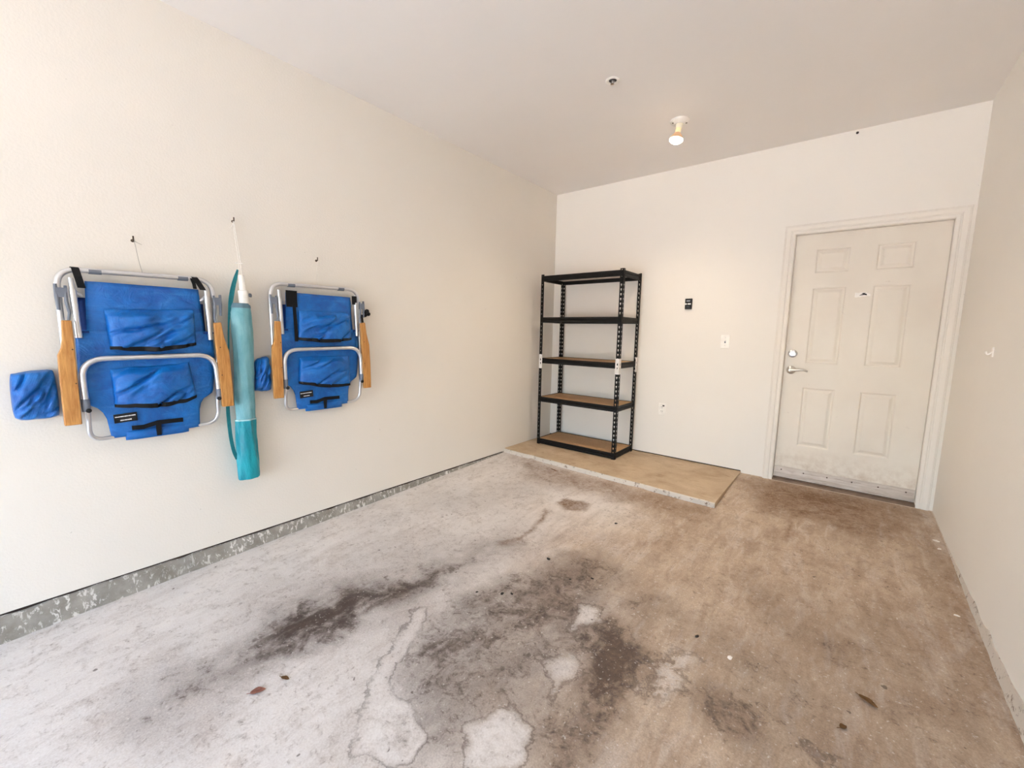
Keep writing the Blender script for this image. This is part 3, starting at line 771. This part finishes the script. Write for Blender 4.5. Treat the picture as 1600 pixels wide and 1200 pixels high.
    for o, u in ((aL, -.268), (aR, .288)):
        for v in (.30, .45): MB().lathe([(.0032, 0), (.003, .001), (0, .0012)], 8, q(u, v-.02, .104), (1, 0, 0)).build('rivet', M_NAIL, o, True)
    # grey ratchet clips
    for sgn, u in ((-1, -.280), (1, .298)):
        m = MB()
        m.tube([q(u+sgn*.016, .712, .062), q(u+sgn*.015, .66, .066), q(u+sgn*.013, .600, .066)], [.006, .008, .006], 8)
        m.tube([q(u-sgn*.014, .706, .064), q(u-sgn*.012, .64, .070), q(u-sgn*.018, .590, .070), q(u-sgn*.012, .548, .074)], [.005, .007, .006, .005], 8)
        m.obox(q(u, .676, .066), (.006, 0, 0), (0, .019, 0), (0, 0, .020))
        o = m.build('ratchet_clip', M_GREYPL, r, True)
    # pouches
    for k, (c, wr, hh) in enumerate((p1, p2)):
        vs = patch(c, 44, 26, hh, .068, seed*3+k, .45, wr)
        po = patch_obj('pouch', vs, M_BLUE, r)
        e = vs[-1]                                     # mouth edge
        m = MB(); v = []; f = []
        for i in range(len(e)):
            w, u, vv = e[i]; th = .0080 + .0050*math.sin(math.pi*i/(len(e)-1))
            v += [(w+.003, u, vv+th*.7), (w+.003, u, vv-th), (.066, u, vv-th*1.2), (.066, u, vv+th*.5)]
        for i in range(len(e)-1):
            for j in range(4): f.append((i*4+j, i*4+(j+1) % 4, i*4+4+(j+1) % 4, i*4+4+j))
        f += [(3, 2, 1, 0), tuple((len(e)-1)*4+j for j in range(4))]
        m.add(v, f).build('pouch_trim', M_BLACK, po, True)
    # label patch with two lines of print
    lb = MB().obox(q(-.112, .099, .072), (.0012, 0, 0), (0, .042, .002), (0, -.001, .021)).build('label_patch', M_DARK, r)
    m = MB(); rr = random.Random(seed)
    for (ua, ub, vv) in ((-.150, -.080, .107), (-.132, -.094, .089)):
        u = ua
        while u < ub:
            wd_ = rr.uniform(.0022, .0048); hh = rr.uniform(.0018, .0030)
            m.obox(q(u+wd_/2, vv+(u+.11)*.05, .0735), (.0004, 0, 0), (0, wd_/2, 0), (0, 0, hh)); u += wd_+.0010
    m.build('label_print', M_WHITE, lb)
    # T-shaped webbing
    v = [(-.094, .046), (-.050, .044), (.004, .058), (.108, .056)]
    m = MB()
    def band(pts, half, w):
        vs, fs = [], []
        for (u, vv) in pts: vs += [q(u, vv+half, w), q(u, vv-half, w), q(u, vv-half, w-.003), q(u, vv+half, w-.003)]
        for i in range(len(pts)-1):
            for j in range(4): fs.append((i*4+j, i*4+(j+1) % 4, i*4+4+(j+1) % 4, i*4+4+j))
        fs += [(3, 2, 1, 0), tuple((len(pts)-1)*4+j for j in range(4))]
        m.add(vs, fs)
    band([(a, b) for a, b in v], .0105, .078)
    m.prism([(-.004, .052), (.019, .052), (.016, -.008), (-.002, -.008)], lambda u, vv, w: q(u, vv, w), .074, .077)
    m.build('webbing', M_BLACK, r)
    # shoulder strap ends over the top rail
    def strap(pts, wd_, name='strap'):
        mm = MB(); vs, fs = [], []
        for (u, vv, w) in pts: vs += [q(u-wd_/2, vv, w), q(u+wd_/2, vv, w), q(u+wd_/2, vv, w-.003), q(u-wd_/2, vv, w-.003)]
        for i in range(len(pts)-1):
            for j in range(4): fs.append((i*4+j, i*4+(j+1) % 4, i*4+4+(j+1) % 4, i*4+4+j))
        fs += [(3, 2, 1, 0), tuple((len(pts)-1)*4+j for j in range(4))]
        return mm.add(vs, fs).build(name, M_BLACK, r)
    if variant == 0:
        strap([(-.232, .778, .030), (-.231, .792, .042), (-.229, .788, .054), (-.224, .750, .068), (-.216, .700, .074)], .026)
        strap([(.204, .786, .030), (.206, .799, .042), (.209, .792, .054), (.220, .765, .070), (.236, .730, .076)], .027)
        strap([(.196, .788, .052), (.205, .760, .050), (.208, .735, .050)], .016)
    else:
        strap([(-.178, .744, .071), (-.180, .70, .073), (-.178, .645, .071)], .066)
        strap([(-.166, .66, .074), (-.163, .55, .075), (-.160, .435, .073)], .020)
        strap([(.240, .742, .071), (.240, .685, .072)], .034)
        strap([(.306, .62, .050), (.322, .50, .052), (.328, .42, .050)], .016)
        # knotted strap end beside the arm
        mm = MB()
        for (u, vv, w, s) in ((.326, .636, .060, .020), (.345, .644, .056, .017), (.355, .626, .058, .015), (.332, .618, .052, .016)):
            mm.lathe([(0, -s), (s*.7, -s*.7), (s, 0), (s*.7, s*.7), (0, s)], 8, q(u, vv, w), (.4, .5, 1))
        mm.build('strap_knot', M_BLACK, r, True)
    # cup pouch hanging beside the arm
    c, hh, wr = side_pouch
    vs = patch(c, 30, 26, hh, .022, seed*5+2, .32, wr, False)
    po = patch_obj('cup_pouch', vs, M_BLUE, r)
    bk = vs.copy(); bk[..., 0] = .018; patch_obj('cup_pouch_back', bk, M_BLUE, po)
    # hanging string up to the nail
    if variant == 0:
        MB().tube(spline([q(.004, .780, .040), q(-.004, .85, .022), q(-.012, .935, .012), q(-.017, .950, .013)], 5), .0011, 6).build('hanging_string', M_WIRE, r)
        m = MB(); m.tube(spline([q(-.016, .946, .013), q(-.004, .938, .016), (.016, .014, .930)], 4), .0009, 6); m.build('string_end', M_WIRE, r)
    else:
        MB().tube(spline([q(.006, .786, .040), q(.010, .86, .020), q(.020, .955, .013)], 6), .0008, 6).build('hanging_string', M_CORD, r)
    return r
make_chair(-3.715, .680, 'leftmost blue folded beach chair with wooden arms and a wide cup pouch', 3,
    ([(-.455, .333), (-.322, .342), (-.318, .122), (-.458, .128)], .062, .8),
    ([(-.152, .610), (.190, .627), (.190, .452), (-.143, .436)], 1.0, .055),
    ([(-.150, .336), (.152, .352), (.176, .172), (-.146, .164)], 1.2, .052), 0)
make_chair(-2.848, .704, 'blue folded beach chair between umbrella and shelving, black strap knot beside its wooden arm', 8,
    ([(-.388, .325), (-.308, .352), (-.302, .134), (-.400, .138)], .060, .8),
    ([(-.134, .628), (.198, .624), (.212, .456), (-.150, .456)], 1.1, .052),
    ([(-.146, .340), (.190, .336), (.194, .140), (-.156, .182)], .8, .048), 1)

# ================================================================== umbrella in its sleeve
def build_umbrella():
    y0, z0 = -3.300, .340
    r = empty('beach_umbrella', (0, y0, z0)); tag(r, 'closed teal beach umbrella in a sleeve hanging by a white cord between the chairs', 'umbrella')
    def loft(name, rows, mat, par, depth, wob, seed, n=36):
        out = []
        for a, b in zip(rows[:-1], rows[1:]):
            k = max(1, int(abs(a[0]-b[0])/.02))
            for i in range(k): t = i/k; out.append([a[j]*(1-t)+b[j]*t for j in range(3)])
        out.append(list(rows[-1])); vs, fs = [], []
        for i, (z, l, rr) in enumerate(out):
            c, h = (l+rr)/2-y0, (rr-l)/2
            for k in range(n):
                an = 2*math.pi*k/n
                d = 1 + wob*(float(fbm(np.array(math.cos(an)*2.4+seed), np.array(z*4+math.sin(an)*2.4+seed*2), 4))-.5)
                vs.append((.052+depth*math.cos(an)*d, c+h*math.sin(an)*d, z-z0))
        for i in range(len(out)-1):
            for k in range(n): fs.append((i*n+k, i*n+(k+1) % n, (i+1)*n+(k+1) % n, (i+1)*n+k))
        fs += [tuple(range(n))[::-1], tuple((len(out)-1)*n+k for k in range(n))]
        return MB().add(vs, fs).build(name, mat, par, True)
    sl = loft('sleeve', [(1.350, -3.337, -3.258), (1.335, -3.342, -3.252), (1.30, -3.349, -3.247), (1.19, -3.350, -3.245), (1.04, -3.350, -3.248), (.90, -3.354, -3.255), (.70, -3.354, -3.260), (.66, -3.354, -3.260)], M_SLEEVE, r, .034, .42, 3)
    loft('sleeve_rim', [(1.354, -3.338, -3.257), (1.340, -3.343, -3.250), (1.328, -3.346, -3.249)], plain('grey_teal_rim', srgb(92, 124, 138), .5), sl, .0355, .42, 3)
    cp = loft('sleeve_base', [(.690, -3.361, -3.252), (.60, -3.361, -3.253), (.50, -3.363, -3.254), (.42, -3.366, -3.253), (.365, -3.368, -3.252), (.343, -3.367, -3.253), (.338, -3.362, -3.257)], M_TEAL, r, .038, .50, 9)
    loft('base_hem', [(.694, -3.3615, -3.2515), (.686, -3.362, -3.251)], plain('pale_hem', srgb(170, 208, 212), .6), cp, .0385, .50, 9)
    # pole top
    m = MB(); m.lathe([(.0, .0), (.024, .0), (.026, .07), (.025, .110), (.0165, .114), (.0160, .190), (.013, .196), (0, .196)], 24, (.052, .022, 1.315-z0), (0, -.06, 1))
    m.build('pole', M_WHITEPL, r, True)
    MB().lathe([(.009, 0), (.010, .010), (.006, .020), (0, .021)], 14, (.060, .046, 1.392-z0), (.2, .1, 1)).build('push_button', M_GREYPL, r, True)
    # cord, toggle
    m = MB()
    m.tube(spline([(.014, 0.000, 1.806-z0), (.020, .001, 1.74-z0), (.040, .006, 1.60-z0), (.048, .004, 1.535-z0)], 6), .0020, 8)
    m.tube(spline([(.014, 0.004, 1.806-z0), (.022, .008, 1.74-z0), (.042, .014, 1.60-z0), (.050, .016, 1.525-z0), (.052, .020, 1.500-z0)], 6), .0020, 8)
    cd = m.build('hanging_cord', M_CORD, r, True)
    MB().tube([(.043, -.010, 1.575-z0), (.043, .025, 1.577-z0)], .0042, 10).build('toggle', M_WHITEPL, cd, True)
    MB().tube(spline([(.014, .0, 1.790-z0), (.018, -.014, 1.766-z0), (.018, -.024, 1.768-z0)], 4), .0018, 8).build('cord_end', M_CORD, cd, True)
    # carrying strap
    pts = [(-3.305, 1.538, .006), (-3.319, 1.49, .012), (-3.334, 1.435, .015), (-3.347, 1.37, .015), (-3.356, 1.312, .010), (-3.363, 1.262, .006), (-3.369, 1.18, .005), (-3.374, 1.082, .005), (-3.384, .96, .006), (-3.391, .86, .010), (-3.395, .758, .012), (-3.393, .66, .012), (-3.388, .58, .012), (-3.378, .51, .012), (-3.364, .465, .012)]
    sp = spline([(a, b, c) for a, b, c in pts], 4); vs, fs = [], []
    for i, p in enumerate(sp):
        t = (sp[min(i+1, len(sp)-1)]-sp[max(i-1, 0)]); tv = Vector((t.x, t.y)).normalized(); nn = Vector((tv.y, -tv.x)); hw = p.z*.75
        for w in (.056, .052):
            vs += [(w, p.x-y0+nn.x*hw, p.y-z0+nn.y*hw), (w, p.x-y0-nn.x*hw, p.y-z0-nn.y*hw)]
    for i in range(len(sp)-1):
        a, b = i*4, i*4+4
        for j, k in ((0, 1), (1, 3), (3, 2), (2, 0)): fs.append((a+j, a+k, b+k, b+j))
    fs += [(0, 1, 3, 2), tuple(len(vs)-4+q for q in (0, 2, 3, 1))]
    MB().add(vs, fs).build('carrying_strap', M_TEALDARK, r)
build_umbrella()

# nails
def nail(y, z, label, big=1.0):
    r = empty('nail', (0, y, z))
    tag(r, label, 'nail', 'nails in the chair wall')
    MB().tube(spline([(-.02, 0, .004), (.014, 0, .0), (.018, 0, .006), (.018, 0, .020*big)], 4), .0032, 8).build('hook', M_NAIL, r, True)
    MB().lathe([(.0075, 0), (.007, .0015), (.004, .003), (0, .003)], 12, (0, 0, 0), (1, 0, 0)).build('washer', M_NAIL, r, True)
nail(-3.732, 1.626, 'rusty nail with string above the leftmost beach chair')
nail(-3.297, 1.806, 'rusty nail holding the white umbrella cord')
nail(-2.829, 1.658, 'rusty nail above the chair nearer the shelving')

# ================================================================== ceiling fixtures
def build_lamp():
    c = Vector((1.640, -.915, H))
    r = empty('ceiling_lamp', c); tag(r, 'white round ceiling lampholder with a lit reflector flood bulb', 'lamp')
    pl = MB().lathe([(.066, 0), (.066, -.006), (.060, -.014), (.040, -.019), (.034, -.026), (0, -.026)], 36).build('base_plate', M_WHITEPL, r, True)
    for a in (.6, 3.74):
        MB().lathe([(.006, 0), (.005, -.003), (0, -.003)], 10, (.048*math.cos(a), .048*math.sin(a), -.0165)).build('screw', M_NAIL, pl, True)
    ax = Vector((-.10, -.16, -1)).normalized()
    MB().lathe([(.026, 0), (.024, .018), (.021, .034), (.0, .034)], 24, (0, 0, -.022), ax).build('socket', plain('porcelain', srgb(244, 236, 214), .3), r, True)
    k = NT('bulb_neck_glow', .3); k.color(srgb(244, 226, 180)); k.b.inputs['Emission Color'].default_value = (1, .78, .42, 1); k.b.inputs['Emission Strength'].default_value = .12
    b0 = Vector((0, 0, -.022)) + ax*.034
    bulb = MB().lathe([(.019, 0), (.020, .012), (.019, .030), (.023, .036)], 28, b0, ax).build('bulb_neck', k.m, r, True)
    k = NT('bulb_reflector', .35); k.color(srgb(214, 170, 130)); k.b.inputs['Emission Color'].default_value = (1, .60, .32, 1); k.b.inputs['Emission Strength'].default_value = .06
    MB().lathe([(.023, .036), (.030, .046), (.039, .060), (.045, .073), (.047, .082)], 32, b0, ax).build('bulb_reflector', k.m, bulb, True)
    k = NT('lit_bulb_face', .3); k.color((1, .95, .85, 1)); k.b.inputs['Emission Color'].default_value = (1, .80, .57, 1); k.b.inputs['Emission Strength'].default_value = LAMP
    MB().lathe([(.047, .082), (.046, .088), (.038, .096), (.024, .101), (.010, .103), (0, .1035)], 32, b0, ax).build('bulb_face', k.m, bulb, True)
    # the flood's beam
    sl = bpy.data.lights.new('bulb_beam', 'SPOT'); sl.energy = 27.0; sl.color = (1, .83, .62); sl.spot_size = math.radians(150); sl.spot_blend = 1.0; sl.shadow_soft_size = .045
    so = bpy.data.objects.new('bulb_beam', sl); COL.objects.link(so); so.parent = r
    so.location = b0 + ax*.112; so.rotation_euler = ax.to_track_quat('-Z', 'Y').to_euler()
LAMP = 14.0
build_lamp()
def build_sprinkler():
    r = empty('sprinkler_head', (1.463, -1.658, H)); tag(r, 'recessed chrome fire sprinkler head in a white ceiling ring', 'sprinkler')
    rg = MB().lathe([(.044, .004), (.044, -.003), (.040, -.006), (.030, -.0065), (.025, -.003), (.024, .003)], 32).build('escutcheon_ring', M_WHITEPL, r, True)
    MB().lathe([(.0245, .0015), (.022, -.0025), (.010, -.0018), (0, -.0018)], 24).build('recess_cup', M_DARK, rg, True)
    MB().lathe([(.007, 0), (.006, -.008), (.004, -.014), (0, -.014)], 14).build('nozzle', M_SATIN, r, True)
    m = MB(); 
    for s in (-1, 1): m.tube([(s*.013, 0, -.001), (s*.012, 0, -.013), (s*.004, 0, -.022)], .0026, 8)
    m.build('yoke', M_CHROME, r, True)
    MB().lathe([(.012, -.021), (.013, -.023), (.004, -.025), (0, -.025)], 18).build('deflector', M_CHROME, r, True)
build_sprinkler()

# ================================================================== wall devices
def build_opener():
    r = empty('door_opener_button', (1.529, 0, 1.521)); tag(r, 'small black garage door opener button on the back wall', 'wall button')
    bevel(MB().box((-.032, -.018, -.050), (.032, 0, .050)).build('housing', M_DARK, r), .005, 3)
    bevel(MB().box((-.026, -.022, -.032), (.026, -.017, .018)).build('push_bar', M_BLACKSTEEL, r), .003, 2)
    m = MB(); m.box((-.029, -.0235, -.008), (-.012, -.0215, .006)); m.box((-.004, -.0235, -.008), (.024, -.0215, .006)); m.build('white_marks', M_WHITE, r)
    m = MB(); m.box((-.018, -.0192, .024), (.014, -.0175, .031)); m.build('grey_mark', M_ALU2, r)
    m = MB(); m.box((-.016, -.0226, -.027), (.014, -.0215, -.024)); m.build('grey_mark', M_GREYPL, r)
build_opener()
def build_switch():
    r = empty('light_switch', (1.872, 0, 1.175)); tag(r, 'white toggle light switch on the back wall beside the door', 'light switch')
    bevel(MB().box((-.038, -.009, -.060), (.038, 0, .060)).build('cover_plate', M_WHITEPL, r), .003, 2)
    MB().box((-.006, -.0096, -.014), (.006, -.0085, .014)).build('slot', M_GREYPL, r)
    MB().prism([(-.009, 0), (-.008, .010), (-.020, .014), (-.020, .008)], lambda p, q, h: (h, p, q), -.0042, .0042).build('toggle', M_WHITEPL, r)
    for z in (-.033, .033): MB().lathe([(.0032, 0), (.003, .001), (0, .001)], 10, (0, -.009, z), (0, -1, 0)).build('screw', M_SATIN, r)
build_switch()
def build_outlet():
    r = empty('wall_outlet', (1.342, 0, .481)); tag(r, 'white duplex wall outlet low on the back wall beside shelving', 'outlet')
    bevel(MB().box((-.036, -.006, -.058), (.036, 0, .058)).build('cover_plate', M_WHITEPL, r), .003, 2)
    for z in (-.021, .021):
        f = bevel(MB().box((-.017, -.0085, z-.014), (.017, -.005, z+.014)).build('receptacle', M_WHITEPL, r), .005, 3)
        m = MB(); m.box((-.0085, -.0090, z-.003), (-.0055, -.0080, z+.008)); m.box((.0055, -.0090, z-.002), (.0085, -.0080, z+.007)); m.lathe([(.0028, 0), (0, .0008)], 10, (0, -.0083, z-.008), (0, -1, 0))
        m.build('slots', M_PEBBLE, f)
    MB().box((.004, -.0115, .030), (.022, -.0055, .042)).build('plug_tab', M_PEBBLE, r)
    MB().lathe([(.0032, 0), (.003, .001), (0, .001)], 10, (0, -.006, 0), (0, -1, 0)).build('screw', M_SATIN, r)
build_outlet()
def build_hook():
    r = empty('wall_hook', (W, -.972, 1.168)); tag(r, 'small white hook stuck on the plain side wall', 'hook')
    bevel(MB().box((-.006, -.012, -.024), (0, .012, .026)).build('backplate', M_WHITEPL, r), .002, 2)
    MB().tube(spline([(-.004, 0, .004), (-.012, 0, -.006), (-.020, 0, -.012), (-.026, 0, -.006), (-.027, 0, .004)], 4), .0040, 10).build('prong', M_WHITEPL, r, True)
build_hook()
r = empty('screw', (2.659, 0, 2.757)); tag(r, 'small black screw head high on the back wall', 'screw')
MB().lathe([(.009, 0), (.009, .003), (.006, .005), (0, .005)], 14, (0, 0, 0), (0, -1, 0)).build('screw_head', M_DARK, r, True)
MB().box((-.006, -.0058, -.001), (.006, -.0048, .001)).build('slot', M_NAIL, r)

# ================================================================== bits on the floor
def leaf(name, x, y, ln, wd_, ang, mat, label, curl=.3):
    n = 12; vs, fs = [], []
    for i in range(n+1):
        t = i/n; hw = wd_*math.sin(math.pi*min(1, t*.93+.05))**.8*(1-.25*t)
        zc = .004 + curl*ln*.18*(t-.5)**2*4*.3
        for s in (-1, -.5, 0, .5, 1): vs.append(((t-.5)*ln, s*hw, zc + abs(s)*hw*.35 + .001*math.sin(9*t+3*s)))
    for i in range(n):
        for k in range(4): fs.append((i*5+k, i*5+k+1, i*5+6+k, i*5+5+k))
    me = bpy.data.meshes.new('blade'); me.from_pydata(vs, [], fs); me.update()
    r = empty(name, (x, y, floor_z(y)), (math.atan(.034), 0, ang)); tag(r, label, 'leaf', 'leaves on the floor')
    b = link('blade', me, mat, r, True); solid(b, .0012)
    MB().tube([(-.5*ln-.012, .002, .004), (-.5*ln, 0, .0042), (.42*ln, 0, .0052)], [.0012, .0012, .0006], 6).build('midrib', mat, r)
leaf('dry_leaf', 2.93, -2.32, .060, .013, -.5, M_LEAF, 'largest dry brown leaf on the floor near the side wall')
leaf('dry_leaf', 2.86, -2.50, .026, .011, .9, M_LEAF, 'small curled brown leaf just in front of the largest leaf')
leaf('dry_leaf', 1.14, -3.69, .050, .016, 1.1, M_LEAFRED, 'reddish fallen leaf beside the dark streak')
leaf('dry_leaf', 1.16, -3.60, .036, .009, .4, M_LEAF, 'thin grey-brown leaf just beyond the reddish leaf')
leaf('dry_leaf', .72, -1.01, .085, .006, -.35, M_LEAF, 'thin twig-like leaf lying along the pad edge')
def rock(name, x, y, s, mat, label, cat, grp, flat=.5):
    bm = bmesh.new(); bmesh.ops.create_icosphere(bm, subdivisions=2, radius=1)
    rr = random.Random(int(x*1000+y*77))
    for v in bm.verts:
        k = 1+rr.uniform(-.22, .22); v.co = Vector((v.co.x*s*k*1.25, v.co.y*s*k*.85, max(-.2, v.co.z)*s*flat*k))
    me = bpy.data.meshes.new(name); bm.to_mesh(me); bm.free()
    o = link(name, me, mat); o.location = (x, y, floor_z(y)+s*flat*.2+.001); o.rotation_euler = (0, 0, rr.uniform(0, 3)); tag(o, label, cat, grp)
for x, y, s, lb in ((1.49, -2.68, .009, 'dark pebble at the middle of the brown smudge'), (1.53, -2.65, .007, 'dark pebble just beside the middle one on the smudge'),
                    (1.38, -2.75, .006, 'tiny dark pebble at the smudge end nearest the chairs'), (1.50, -2.27, .010, 'dark pebble at the far end of the brown smudge'),
                    (1.79, -2.28, .007, 'tiny dark pebble in the far half of the smudge'), (1.70, -2.36, .006, 'tiniest dark pebble inside the far smudge'),
                    (1.62, -1.62, .009, 'dark pebble on clean floor before the pad'), (2.35, -2.37, .008, 'lone dark pebble on the tan floor')):
    rock('pebble', x, y, s, M_PEBBLE, lb, 'pebble', 'pebbles on the floor')
for x, y, s, lb in ((2.49, -2.41, .010, 'white paint chip alone on the tan floor'), (3.27, -1.47, .009, 'white paint chip near the foot of the side wall'),
                    (3.30, -.58, .015, 'white paint chip against the side wall close to the door'), (3.30, -.70, .010, 'smaller white paint chip just before the one near the door')):
    rock('paint_chip', x, y, s, M_CHIP, lb, 'paint chip', 'paint chips on the floor', .3)
